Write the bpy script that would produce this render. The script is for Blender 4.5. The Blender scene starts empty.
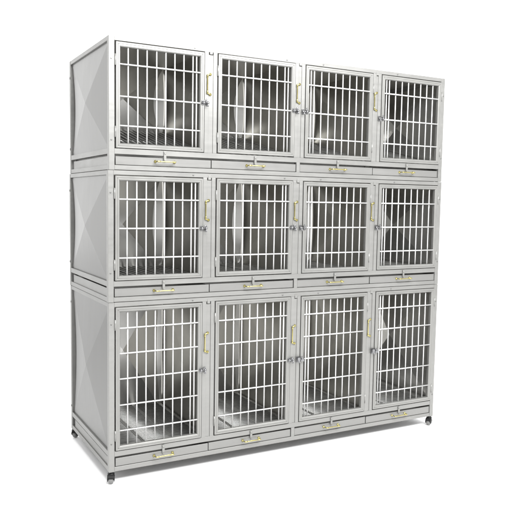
import bpy, bmesh, math, random
from mathutils import Vector, Matrix
random.seed(7)
S = bpy.context.scene
COL = S.collection

# ------------------------------------------------------------------ materials
def mat(name, base, metallic=0.0, rough=0.5, brushed=None, amp=0.06, rough_amp=0.08, aniso=0.0, bump=0.0, bump_scale=60.0, stain=0.0, spec=0.5):
    m = bpy.data.materials.new(name); m.use_nodes = True
    nt = m.node_tree; n = nt.nodes; L = nt.links
    p = n['Principled BSDF']
    p.inputs['Metallic'].default_value = metallic
    p.inputs['Roughness'].default_value = rough
    p.inputs['Specular IOR Level'].default_value = spec
    p.inputs['Base Color'].default_value = (*base, 1)
    if aniso: p.inputs['Anisotropic'].default_value = aniso
    tc = n.new('ShaderNodeTexCoord')
    if brushed is not None:
        mp = n.new('ShaderNodeMapping'); mp.inputs['Scale'].default_value = brushed
        L.new(tc.outputs['Object'], mp.inputs['Vector'])
        nz = n.new('ShaderNodeTexNoise'); nz.inputs['Scale'].default_value = 1.0
        nz.inputs['Detail'].default_value = 4.0
        L.new(mp.outputs['Vector'], nz.inputs['Vector'])
        cl = n.new('ShaderNodeTexNoise'); cl.inputs['Scale'].default_value = 4.5
        cl.inputs['Detail'].default_value = 5.0; cl.inputs['Roughness'].default_value = 0.65
        L.new(tc.outputs['Object'], cl.inputs['Vector'])
        mx = n.new('ShaderNodeMath'); mx.operation = 'ADD'
        L.new(nz.outputs['Fac'], mx.inputs[0]); L.new(cl.outputs['Fac'], mx.inputs[1])
        rr = n.new('ShaderNodeMapRange')
        rr.inputs['From Min'].default_value = 0.6; rr.inputs['From Max'].default_value = 1.4
        rr.inputs['To Min'].default_value = 1 - amp; rr.inputs['To Max'].default_value = 1 + amp
        L.new(mx.outputs[0], rr.inputs['Value'])
        mul = n.new('ShaderNodeVectorMath'); mul.operation = 'SCALE'
        mul.inputs[0].default_value = base
        L.new(rr.outputs['Result'], mul.inputs['Scale'])
        L.new(mul.outputs['Vector'], p.inputs['Base Color'])
        r2 = n.new('ShaderNodeMapRange')
        r2.inputs['From Min'].default_value = 0.6; r2.inputs['From Max'].default_value = 1.4
        r2.inputs['To Min'].default_value = max(0.02, rough - rough_amp); r2.inputs['To Max'].default_value = rough + rough_amp
        L.new(mx.outputs[0], r2.inputs['Value']); L.new(r2.outputs['Result'], p.inputs['Roughness'])
    if bump:
        bz = n.new('ShaderNodeTexNoise'); bz.inputs['Scale'].default_value = bump_scale
        bz.inputs['Detail'].default_value = 2.0
        L.new(tc.outputs['Object'], bz.inputs['Vector'])
        bp = n.new('ShaderNodeBump'); bp.inputs['Strength'].default_value = bump
        bp.inputs['Distance'].default_value = 0.01
        L.new(bz.outputs['Fac'], bp.inputs['Height']); L.new(bp.outputs['Normal'], p.inputs['Normal'])
    return m

M = {
 'frame':  mat('satin_stainless', (0.205, 0.204, 0.196), 0.50, 0.42, (6, 6, 40), 0.08),
 'door':   mat('satin_stainless_door', (0.212, 0.211, 0.202), 0.50, 0.40, (8, 8, 8), 0.08),
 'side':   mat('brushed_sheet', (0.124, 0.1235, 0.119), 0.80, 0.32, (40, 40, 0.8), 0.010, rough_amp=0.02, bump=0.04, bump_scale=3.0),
 'back':   mat('bright_rolled_sheet', (0.56, 0.555, 0.535), 0.88, 0.25, (14, 14, 0.6), 0.03, rough_amp=0.03),
 'sheet':  mat('dull_rolled_sheet', (0.43, 0.420, 0.385), 0.75, 0.34, (14, 14, 0.6), 0.04, rough_amp=0.04),
 'tray':   mat('tray_sheet', (0.190, 0.189, 0.182), 0.50, 0.40, (2, 60, 60), 0.05),
 'rod':    mat('bright_rod', (0.54, 0.54, 0.533), 0.35, 0.20),
 'grate':  mat('galvanised_grate', (0.33, 0.33, 0.32), 0.8, 0.36, (30, 30, 30), 0.2),
 'brass':  mat('polished_brass', (0.38, 0.335, 0.135), 0.95, 0.2, (30, 30, 30), 0.1),
 'chrome': mat('zinc_plated', (0.20, 0.20, 0.205), 0.9, 0.30, (50, 50, 50), 0.1),
 'screw':  mat('dull_screw', (0.16, 0.16, 0.155), 1.0, 0.4),
 'rubber': mat('grey_tyre', (0.13, 0.13, 0.127), 0.0, 0.6, (40, 40, 40), 0.15),
 'black':  mat('black_nylon', (0.005, 0.005, 0.005), 0.0, 0.5, (40, 40, 40), 0.2, spec=0.25),
 'ground': mat('white_floor', (0.95, 0.95, 0.95), 0.0, 0.6, (3, 3, 3), 0.01, spec=0.1),
}

# ------------------------------------------------------------------ mesh builder
class MB:
    def __init__(self): self.bm = bmesh.new()
    def box(self, x0, x1, y0, y1, z0, z1, bev=0.0015, seg=2):
        t = bmesh.new(); bmesh.ops.create_cube(t, size=1)
        for v in t.verts:
            v.co = Vector(((x0+x1)/2 + v.co.x*(x1-x0), (y0+y1)/2 + v.co.y*(y1-y0), (z0+z1)/2 + v.co.z*(z1-z0)))
        if bev: bmesh.ops.bevel(t, geom=t.edges[:], offset=bev, segments=seg, profile=0.7, affect='EDGES', clamp_overlap=True)
        self.join(t); return self
    def join(self, t, mtx=None):
        if mtx is not None: t.transform(mtx)
        me = bpy.data.meshes.new('tmp'); t.to_mesh(me); t.free()
        self.bm.from_mesh(me); bpy.data.meshes.remove(me)
    def tube(self, pts, r, n=10, caps=True, smooth=True):
        pts = [Vector(p) for p in pts]; rings = []
        rr = r if isinstance(r, (list, tuple)) else [r]*len(pts)
        tang = []
        for i in range(len(pts)):
            a = pts[max(i-1, 0)]; b = pts[min(i+1, len(pts)-1)]
            tang.append((b-a).normalized())
        ref = Vector((0, 0, 1)) if abs(tang[0].z) < 0.9 else Vector((1, 0, 0))
        u = tang[0].cross(ref).normalized()
        for i, p in enumerate(pts):
            t = tang[i]; u = (u - t*u.dot(t)).normalized(); v = t.cross(u)
            rings.append([self.bm.verts.new(p + rr[i]*(math.cos(2*math.pi*k/n)*u + math.sin(2*math.pi*k/n)*v)) for k in range(n)])
        for a, b in zip(rings[:-1], rings[1:]):
            for k in range(n):
                f = self.bm.faces.new((a[k], a[(k+1) % n], b[(k+1) % n], b[k])); f.smooth = smooth
        if caps:
            self.bm.faces.new(list(reversed(rings[0]))); self.bm.faces.new(rings[-1])
        return self
    def lathe(self, c, axis, prof, n=24):
        """prof = [(offset along axis, radius)] swept round axis through c"""
        c = Vector(c); ax = Vector(axis).normalized()
        ref = Vector((0, 0, 1)) if abs(ax.z) < 0.9 else Vector((1, 0, 0))
        u = ax.cross(ref).normalized(); v = ax.cross(u)
        rings = [[self.bm.verts.new(c + ax*h + max(r, 1e-5)*(math.cos(2*math.pi*k/n)*u + math.sin(2*math.pi*k/n)*v)) for k in range(n)] for h, r in prof]
        for a, b in zip(rings[:-1], rings[1:]):
            for k in range(n):
                f = self.bm.faces.new((a[k], a[(k+1) % n], b[(k+1) % n], b[k])); f.smooth = True
        self.bm.faces.new(list(reversed(rings[0]))); self.bm.faces.new(rings[-1])
        return self
    def prism(self, poly, d, off=(0, 0, 0)):
        """poly = list of 3D points, extruded by vector d"""
        a = [self.bm.verts.new(Vector(p) + Vector(off)) for p in poly]
        b = [self.bm.verts.new(Vector(p) + Vector(off) + Vector(d)) for p in poly]
        n = len(poly)
        self.bm.faces.new(a); self.bm.faces.new(list(reversed(b)))
        for k in range(n): self.bm.faces.new((a[k], b[k], b[(k+1) % n], a[(k+1) % n]))
        return self
    def build(self, name, m, parent=None, loc=(0, 0, 0)):
        bmesh.ops.recalc_face_normals(self.bm, faces=self.bm.faces[:])
        me = bpy.data.meshes.new(name); self.bm.to_mesh(me); self.bm.free()
        me.materials.append(m)
        o = bpy.data.objects.new(name, me); COL.objects.link(o)
        o.location = loc
        if parent: o.parent = parent
        return o

def copy_to(o, parent, loc, scale=None):
    c = o.copy(); COL.objects.link(c); c.parent = parent; c.location = loc
    if scale: c.scale = scale
    for ch in list(o.children):
        k = ch.copy(); COL.objects.link(k); k.parent = c
    return c

# ------------------------------------------------------------------ dimensions (metres)
W, D = 2.44, 0.885
P = 0.030                                    # square tube
DOORS = [(0.040, 0.570, 'L'), (0.661, 1.191, 'L'), (1.272, 1.802, 'R'), (1.878, 2.408, 'R')]   # left, right, hinge side
POSTS = [(0.574, 0.655), (1.195, 1.268), (1.806, 1.874)]
PART = [0.617, 1.231, 1.842]                 # partition planes
TRAYS = [(0.040, 0.6205), (0.6255, 1.212), (1.244, 1.8215), (1.8265, 2.404)]
LATCHSIDE = {'L': 'R', 'R': 'L'}

def pressed_panel(o, eu, ev, en, w, h, bulge, lens_a, lens_b, depth, rise_a=0.0, rise_b=0.0, skew=0.0):
    """cross-broken sheet: o corner, eu/ev in-plane unit axes, en normal; apex pushed along en.
    Its upright edges bow away from the posts and a bent flange runs back to them."""
    o, eu, ev, en = Vector(o), Vector(eu), Vector(ev), Vector(en)
    mb = MB(); N = 18
    def pt(u, v, d): return o + eu*u + ev*(v + (rise_a + (rise_b-rise_a)*u/w)*(1-v/h)) + en*(d - skew*u/w)
    A, B, FA, FB = [], [], [], []
    for i in range(N+1):
        t = i/N; s = math.sin(math.pi*t)**0.8 if 0 < t < 1 else 0
        A.append(mb.bm.verts.new(pt(0.002 + lens_a*s, h*t, bulge*0.06*s)))
        B.append(mb.bm.verts.new(pt(w-0.002 - lens_b*s, h*t, bulge*0.06*s)))
        FA.append(mb.bm.verts.new(pt(0, h*t, -depth*s)))
        FB.append(mb.bm.verts.new(pt(w, h*t, -depth*s)))
    c = mb.bm.verts.new(pt(w/2, h/2, bulge))
    for i in range(N):
        mb.bm.faces.new((A[i], A[i+1], c)); mb.bm.faces.new((B[i+1], B[i], c))
        mb.bm.faces.new((FA[i], FA[i+1], A[i+1], A[i])); mb.bm.faces.new((B[i], B[i+1], FB[i+1], FB[i]))
    mb.bm.faces.new((A[0], c, B[0])); mb.bm.faces.new((A[N], B[N], c))
    return mb

def solid(o, th=0.0015):
    m = o.modifiers.new('sheet', 'SOLIDIFY'); m.thickness = th; m.offset = 0
    return o

def door_frame(w, h):
    """four mitred bars of moulded section, local origin lower left outer corner"""
    mb = MB()
    fw = 0.0265
    prof = [(0, 0.022), (0, -0.002), (0.002, -0.004), (0.0105, -0.004), (0.0118, -0.0022), (0.0131, -0.004),
            (0.021, -0.0042), (fw-0.001, 0.0005), (fw, 0.003), (fw, 0.022)]
    C = [(0, 0), (w, 0), (w, h), (0, h)]
    for i in range(4):
        a = Vector((C[i][0], 0, C[i][1])); b = Vector((C[(i+1) % 4][0], 0, C[(i+1) % 4][1]))
        al = (b-a).normalized(); inn = Vector((-al.z, 0, al.x))
        g = 0.0004
        ra = [mb.bm.verts.new(a + inn*u + al*(u+g) + Vector((0, y, 0))) for u, y in prof]
        rb = [mb.bm.verts.new(b + inn*u - al*(u+g) + Vector((0, y, 0))) for u, y in prof]
        n = len(prof)
        for k in range(n): mb.bm.faces.new((ra[k], rb[k], rb[(k+1) % n], ra[(k+1) % n]))
        mb.bm.faces.new(ra); mb.bm.faces.new(list(reversed(rb)))
    return mb

def pull_handle(horizontal):
    # upright pulls lie folded over to the left, tray pulls stand out
    """brass bow handle: two turned feet and a slim grip; local origin at its middle, plate at y=0"""
    mb = MB(); L = 0.058; off = 0.030
    def P3(a, y): return (a, y, 0) if horizontal else ((y+0.008)*0.95 if y < -0.008 else 0, -0.010 if y < -0.012 else y, a)
    path = []
    for s in (-1, 1):
        mb.lathe(P3(s*L, 0.0), (0, -1, 0), [(0, 0.0085), (0.0025, 0.0085), (0.004, 0.0055), (0.010, 0.0045)], 16)
        mb.lathe(P3(s*L*0.80, -off), Vector(P3(1, 0)), [(-0.010, 0.0038), (-0.007, 0.0050), (0.007, 0.0050), (0.010, 0.0038)], 14)
    N = 6
    for k in range(N+1):
        a = math.pi/2*k/N; path.append(P3(-L + 0.010*(1-math.cos(a)), -0.008 - (off-0.008)*math.sin(a)))
    for k in range(N+1):
        a = math.pi/2*(1-k/N); path.append(P3(L - 0.010*(1-math.cos(a)), -0.008 - (off-0.008)*math.sin(a)))
    mb.tube(path, 0.0034, 10)
    return mb

def slide_latch(flip, plate):
    """spring slide bolt over the gap between door and post; origin on the gap at bar height"""
    mb = MB(); s = -1 if flip else 1
    k = 0.95 if plate else 0.8
    # keeper plate on the door, body plate on the post
    def bx(x0, x1, *r, **kw):
        a, b = sorted((s*x0, s*x1)); mb.box(a, b, *r, **kw)
    bx(-0.027*k, -0.004, -0.0075, -0.0045, -0.017*k, 0.017*k, bev=0.001)
    bx(0.006, 0.030*k, -0.0045, -0.0012, -0.020*k, 0.020*k, bev=0.001)
    # barrels
    mb.lathe((-s*0.022*k, -0.0125, 0), (s, 0, 0), [(0, 0.0075), (0.014, 0.0075), (0.015, 0.0055)], 14)
    mb.lathe((s*0.009, -0.0105, 0), (s, 0, 0), [(0, 0.0065), (0.016*k, 0.0065), (0.0165*k, 0.005)], 14)
    mb.tube([(-s*0.030*k, -0.0125, 0), (s*0.026*k, -0.0115, 0)], 0.0038, 10)
    # bent finger wings
    mb.tube([(-s*0.002, -0.012, 0), (-s*0.004, -0.024, 0.009), (s*0.002, -0.029, 0.019)], [0.0042, 0.004, 0.005], 9)
    mb.tube([(s*0.012, -0.010, 0.0), (s*0.014, -0.019, -0.010), (s*0.012, -0.021, -0.021)], [0.0042, 0.004, 0.005], 9)
    if plate:
        bx(-0.024*k, 0.000, -0.0195, -0.0175, -0.013, 0.004, bev=0.0008)
        bx(0.003, 0.026*k, -0.0175, -0.0155, -0.006, 0.014, bev=0.0008)
        bx(-0.016, -0.008, -0.0175, -0.0075, -0.008, 0.002, bev=0.0008)
        bx(0.010, 0.018, -0.0155, -0.0045, -0.002, 0.010, bev=0.0008)
    for zz in (-0.013*k, 0.013*k):
        mb.lathe((-s*0.016, -0.0075, zz), (0, -1, 0), [(0, 0.003), (0.0012, 0.0026)], 10)
        mb.lathe((s*0.020, -0.0045, zz), (0, -1, 0), [(0, 0.003), (0.0012, 0.0026)], 10)
    return mb

def empty(name, loc, label, cat, group):
    o = bpy.data.objects.new(name, None); COL.objects.link(o); o.location = loc
    o.empty_display_size = 0.1
    o['label'] = label; o['category'] = cat; o['group'] = group
    return o

def make_tier(z0, H, bars_z, handle_z, latch_z, label, first=False, rise=0.0):
    root = empty('kennel_tier', (0, 0, z0), label, 'kennel', 'stacked tiers of barred kennels')
    R0, R1 = (0.002, 0.028), (0.089, 0.119)          # bottom rail, rail over the trays
    top = (H-0.026, H-0.001)
    # ---------------- frame: posts and rails
    f = MB()
    for x in (0, W-P-0.003):
        for y in (0, D-P):
            f.box(x, x+P+0.003, y, y+P, 0.0, H-0.0015, bev=0.003, seg=3)
    xa, xb = P+0.003, W-P-0.003
    for (a, b) in (R0, R1, top):
        f.box(xa, xb, 0.0015, P-0.002, a, b, bev=0.0025, seg=3)
        f.box(xa, xb, D-P+0.002, D-0.0015, a, b, bev=0.0025)
        for x in (0.0012, W-P+0.0012):
            f.box(x, x+P-0.003, P, D-P, a, b, bev=0.0025, seg=3)
    f.box(1.2155, 1.2405, 0.0018, P, 0.028, 0.089, bev=0.002)
    # inner reveal strips along the side openings
    for x in (0.012, W-0.020):
        f.box(x, x+0.008, P, D-P, H-0.042, H-0.026, bev=0.001)
    # runners and back strip closing the tray bay
    for x in (0.0085, W-0.0105):
        f.box(x, x+0.002, P, D-P-0.045, 0.0285, 0.0775 if x < 1 else 0.096, bev=0)
    f.box(xa, xb, D-0.012, D-0.010, 0.0285, R0[0]+0.16+rise, bev=0)
    fr = f.build('frame', M['frame'], root)
    # rivets / screws
    def screw(x, y, z, axis, r):
        t = MB(); t.lathe((0, 0, 0), axis, [(0, r), (r*0.35, r*0.88), (r*0.46, r*0.4)], 14)
        t.build('screw', M['screw'], fr, (x, y, z))
    for (a, b, h) in DOORS:
        x = b-0.060 if h == 'L' else a+0.130
        screw(x, 0.0015, H-0.014, (0, -1, 0), 0.0050)
    for zz in (H-0.125, 0.165):
        screw(0.0145, 0.0, zz, (0, -1, 0), 0.0046)
        screw(W-0.0145, 0.0, zz, (0, -1, 0), 0.0046)
    for zz in (H-0.11, 0.16):
        screw(0.0, D-0.014, zz, (-1, 0, 0), 0.008)
    # ---------------- posts between the doors
    for i, (a, b) in enumerate(POSTS):
        m = MB(); t = 0.0255
        m.box(a, a+t, 0.0012, P, R1[1], top[0], bev=0.0022)
        m.box(b-t, b, 0.0012, P, R1[1], top[0], bev=0.0022)
        m.box(a+t, b-t, 0.0050, P, R1[1], top[0]-0.016, bev=0.001)
        c = (a+b)/2
        m.box(c-0.009, c+0.009, -0.0005, 0.005, top[0]-0.012, top[0]+0.012, bev=0.0015)   # lifting clip
        po = m.build('door_post', M['frame'], root)
        h = pull_handle(False).build('post_handle', M['brass'], po, (c-0.004, 0.0048, (handle_z[0]+handle_z[1])/2))
    # ---------------- panels
    pz0, pz1 = R1[1], top[0]
    pressed_p = dict(h=pz1-pz0)
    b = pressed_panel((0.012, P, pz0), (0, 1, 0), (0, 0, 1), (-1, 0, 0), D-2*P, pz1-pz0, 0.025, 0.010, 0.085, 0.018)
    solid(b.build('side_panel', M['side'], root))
    b = pressed_panel((W-0.016, P, pz0), (0, 1, 0), (0, 0, 1), (1, 0, 0), D-2*P, pz1-pz0, -0.050, 0.006, 0.040, -0.010)
    solid(b.build('side_panel', M['back'], root))
    for x in PART:
        b = pressed_panel((x, P+0.003, pz0-0.03), (0, 1, 0), (0, 0, 1), (1, 0, 0), D-2*P-0.01, pz1-pz0+0.05, 0.014, 0.006, 0.070, 0.012, 0.0, rise)
        solid(b.build('partition_panel', M['sheet'], root))
    l = MB(); l.box(0.010, W-0.010, 0.012, D-0.012, H-0.0062, H-0.0042, bev=0)
    l.build('lid_panel', M['sheet'], root)
    xs = [0.033] + PART + [W-0.033]
    for xa_, xb_ in zip(xs[:-1], xs[1:]):
        b = pressed_panel((xa_+0.004, D-P-0.006, pz0-0.03), (1, 0, 0), (0, 0, 1), (0, 1, 0), xb_-xa_-0.008, pz1-pz0+0.05, -0.055, 0.012, 0.034 if first else 0.062, 0.007 if first else 0.027, rise, rise, 0.055)
        solid(b.build('back_panel', M['back'], root))
        # ---- floor grate: fine cross rods on flat bearer bars
        g = MB()
        x0, x1, y0, y1, zt = xa_+0.010, xb_-0.010, P+0.006, D-P-0.012, R1[1]+0.004
        bw = 0.011 if first else 0.007
        for k in range(4):
            xx = x0 + 0.012 + (x1-x0-0.024)*k/3
            g.box(xx-bw, xx+bw, y0, y1, zt-0.014, zt+0.0015, bev=0.002)
        if first:                                   # fine cross rods on the tall tier
            ny = 40
            for k in range(ny):
                yy = y0 + 0.008 + (y1-y0-0.016)*k/(ny-1)
                g.tube([(x0, yy, zt-0.003), (x1, yy, zt-0.003)], 0.0042, 6)
        else:                                       # open bars running front to back
            for k in range(1, 15):
                if k % 5: 
                    xx = x0 + 0.012 + (x1-x0-0.024)*k/15
                    g.tube([(xx, y0, zt-0.004), (xx, y1, zt-0.004)], 0.0058, 8)
            for yy in (y0+0.012, (y0+y1)/2, y1-0.012):
                g.box(x0, x1, yy-0.008, yy+0.008, zt-0.026, zt-0.0145, bev=0.001)
        for v in g.bm.verts: v.co.z += rise*max(0, v.co.y-y0)/(y1-y0)        # floor pitched up to the back
        g.build('floor_grate', M['grate'], root)
    # ---------------- doors
    for i, (a, b_, h) in enumerate(DOORS):
        dz0, dz1 = 0.1235, H-0.0302
        w, hh = b_-a, dz1-dz0
        jit = random.uniform(-0.0012, 0.0012)
        d = door_frame(w, hh).build('door', M['door'], root, (a, 0.0, dz0+jit))
        d.rotation_euler = (random.uniform(-.001, .001), random.uniform(-.0015, .0015), random.uniform(-0.004, 0.001) * (1 if h == 'L' else -1))
        bars = MB()
        first_off = 0.0725
        for k in range(9):
            u = first_off + 0.0555*k if k < 8 else first_off + 0.0555*7 + 0.0235
            if h == 'R': u = w-u
            u += random.uniform(-0.001, 0.001)
            bars.tube([(u, 0.0095, 0.024), (u+random.uniform(-.001, .001), 0.0095, hh*0.5), (u, 0.0095, hh-0.024)], 0.0041, 12)
        for z in bars_z:
            bars.tube([(0.0235, 0.0025, z-dz0), (w-0.0235, 0.0025, z-dz0)], 0.0043, 12)
        bars.build('door_bars', M['rod'], d)
        # hinges in the gap on the hinge side
        s = -1 if h == 'L' else 1
        hx = 0 if h == 'L' else w
        for zz in (0.088, hh-0.098):
            hm = MB()
            hm.tube([(hx+s*0.0035, -0.0035, zz-0.030), (hx+s*0.0035, -0.0035, zz+0.030)], 0.0042, 12)
            x0, x1 = sorted((hx-s*0.004, hx+s*0.008))
            hm.box(x0, x1, 0.000, 0.006, zz-0.029, zz+0.029, bev=0.0008)
            hm.build('hinge', M['door'], d)
        lx = w+0.004 if h == 'L' else -0.004
        plate = first and h == 'R'
        slide_latch(h == 'R', plate).build('latch', M['chrome'], d, (lx, 0, latch_z-dz0))
    # ---------------- trays
    for (a, b_) in TRAYS:
        m = MB(); dy = random.uniform(0.000, 0.004)
        ya = 0.004+dy
        sl = random.uniform(-0.001, 0.001)
        m.box(a, b_, ya, ya+0.012, 0.0305, 0.0765+sl, bev=0.0025, seg=3)
        m.box(a+0.004, a+0.006, ya+0.012, D-0.045, 0.0305, 0.070, bev=0)
        m.box(b_-0.006, b_-0.004, ya+0.012, D-0.045, 0.0305, 0.070, bev=0)
        m.box(a+0.006, b_-0.006, ya+0.012, D-0.045, 0.0305, 0.0325, bev=0)
        m.box(a+0.006, b_-0.006, D-0.047, D-0.045, 0.0325, 0.070, bev=0)
        tr = m.build('tray', M['tray'], root)
        c = (a+b_)/2
        c2 = c - 0.002
        pull_handle(True).build('tray_handle', M['brass'], tr, (c2+0.002, ya, 0.056))
        k = MB()
        k.box(c2-0.0075, c2+0.0075, -0.0045, -0.0018, 0.062, 0.116, bev=0.001)
        k.lathe((c2, -0.0045, 0.103), (0, -1, 0), [(0, 0.0058), (0.0025, 0.005), (0.0032, 0.002)], 14)
        k.box(c2-0.0065, c2+0.0065, -0.0100, -0.0048, 0.062, 0.068, bev=0.001)
        k.build('tray_clip', M['door'], tr)
    return root

def make_caster(parent, x, y, ang):
    """swivel caster under a corner post"""
    mtx = Matrix.Rotation(ang, 4, 'Z')
    hb = MB()
    hb.lathe((0, 0, 0), (0, 0, -1), [(0, 0.017), (0.004, 0.017), (0.005, 0.012), (0.010, 0.0125), (0.011, 0.020), (0.015, 0.020), (0.017, 0.015)], 20)
    ax = 0.012; zc = -0.043
    for s in (-1, 1):
        pl = []
        for k in range(13):
            a = math.pi*(k/12); pl.append((ax + 0.021*math.cos(a), s*0.0165, zc+0.004 + 0.024*math.sin(a)))
        pl.append((ax-0.012, s*0.0165, zc-0.009)); pl.append((ax+0.012, s*0.0165, zc-0.009))
        hb.prism(pl, (0, s*0.004, 0))
    # hood bridging the two cheeks
    for k in range(9):
        a0 = math.pi*(0.08+0.84*k/9); a1 = math.pi*(0.08+0.84*(k+1)/9)
        q = [(ax+r*math.cos(a), -0.0165, zc+0.004+r*1.12*math.sin(a)) for r, a in ((0.021, a0), (0.0248, a0), (0.0248, a1), (0.021, a1))]
        hb.prism(q, (0, 0.033, 0))
    hb.bm.transform(mtx)
    c = hb.build('caster', M['black'], parent, (x, y, 0))
    wh = MB()
    wh.lathe((ax, 0, zc), (0, 1, 0), [(-0.0135, 0.004), (-0.0135, 0.017), (-0.012, 0.0215), (-0.008, 0.0235), (0.008, 0.0235), (0.012, 0.0215), (0.0135, 0.017), (0.0135, 0.004)], 28)
    wh.bm.transform(mtx); wh.build('wheel', M['rubber'], c)
    ab = MB()
    ab.lathe((ax, -0.0215, zc), (0, 1, 0), [(0, 0.004), (0.043, 0.004)], 10)
    ab.bm.transform(mtx); ab.build('axle', M['chrome'], c)
    return c

Z1, Z2, ZT = 0.976, 1.7157, 2.4445
low = make_tier(-0.005, Z1+0.005, (0.238, 0.387, 0.539, 0.686, 0.832), (0.640, 0.770), 0.541,
    'bottom tier of the stack: four tallest barred kennels on black casters', True)
mid = make_tier(Z1, Z2-Z1, (0.250, 0.416, 0.580), (0.461, 0.582), 0.416,
    'middle tier of four barred kennels, stacked on the tall bottom tier')
hi = make_tier(Z2, ZT-Z2, (0.246, 0.406, 0.580), (0.456, 0.580), 0.409,
    'topmost tier of four barred kennels with nothing stacked on it', rise=0.19)
mid.location.x = -0.003; mid.scale.x = 1.001          # the tiers do not sit perfectly flush
hi.location.x = 0.0025; hi.scale.x = 0.9975
for x, y, a in ((0.018, 0.018, 4.35), (W-0.018, 0.018, 3.7), (0.018, D-0.018, 0.8), (W-0.018, D-0.018, 1.0)):
    make_caster(low, x, y, a)

# ------------------------------------------------------------------ white studio floor
g = MB(); g.lathe((1.2, 0.4, -0.0725), (0, 0, 1), [(-0.05, 12.0), (0.0, 12.0)], 96)
gr = g.build('ground', M['ground']); gr['kind'] = 'structure'
for p in gr.data.polygons: p.use_smooth = False

# ------------------------------------------------------------------ light
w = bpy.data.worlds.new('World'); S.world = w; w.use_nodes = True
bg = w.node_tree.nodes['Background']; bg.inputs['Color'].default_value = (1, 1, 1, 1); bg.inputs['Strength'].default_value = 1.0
# invented world gradient: bright behind cages, dimmed left and behind camera to darken sides
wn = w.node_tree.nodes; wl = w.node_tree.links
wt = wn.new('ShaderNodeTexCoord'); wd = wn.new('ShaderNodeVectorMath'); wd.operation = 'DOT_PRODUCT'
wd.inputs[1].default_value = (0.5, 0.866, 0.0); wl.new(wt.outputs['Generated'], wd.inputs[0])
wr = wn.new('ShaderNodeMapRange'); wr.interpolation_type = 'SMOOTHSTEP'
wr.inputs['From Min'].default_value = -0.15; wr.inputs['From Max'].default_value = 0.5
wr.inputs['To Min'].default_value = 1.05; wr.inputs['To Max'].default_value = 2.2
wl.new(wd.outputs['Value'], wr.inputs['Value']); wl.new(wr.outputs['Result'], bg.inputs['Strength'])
def area(name, loc, target, size, power):
    l = bpy.data.lights.new(name, 'AREA'); l.shape = 'RECTANGLE'; l.size, l.size_y = size; l.energy = power
    o = bpy.data.objects.new(name, l); COL.objects.link(o); o.location = loc
    o.rotation_euler = (Vector(target)-Vector(loc)).to_track_quat('-Z', 'Y').to_euler()
    return o
area('softbox', (1.2, -3.2, 4.25), (1.25, 0.0, 1.9), (4.2, 1.8), 660)

# ------------------------------------------------------------------ camera
cam = bpy.data.cameras.new('camera'); co = bpy.data.objects.new('camera', cam); COL.objects.link(co)
yaw, pitch, roll = 0.5019, -0.0846, 0.0164
fw = Vector((math.sin(yaw)*math.cos(pitch), math.cos(yaw)*math.cos(pitch), math.sin(pitch)))
rt = Vector((math.cos(yaw), -math.sin(yaw), 0)); up = rt.cross(fw)
r2 = math.cos(roll)*rt + math.sin(roll)*up; u2 = -math.sin(roll)*rt + math.cos(roll)*up
co.matrix_world = Matrix(((r2.x, u2.x, -fw.x, -1.118), (r2.y, u2.y, -fw.y, -3.7891), (r2.z, u2.z, -fw.z, 1.558), (0, 0, 0, 1)))
cam.sensor_width = 36; cam.lens = 36*696.287/520; cam.clip_end = 200; cam.clip_start = 0.05
S.camera = co
S.view_settings.view_transform = 'Standard'; S.view_settings.look = 'None'
S.view_settings.exposure = 0; S.view_settings.gamma = 1
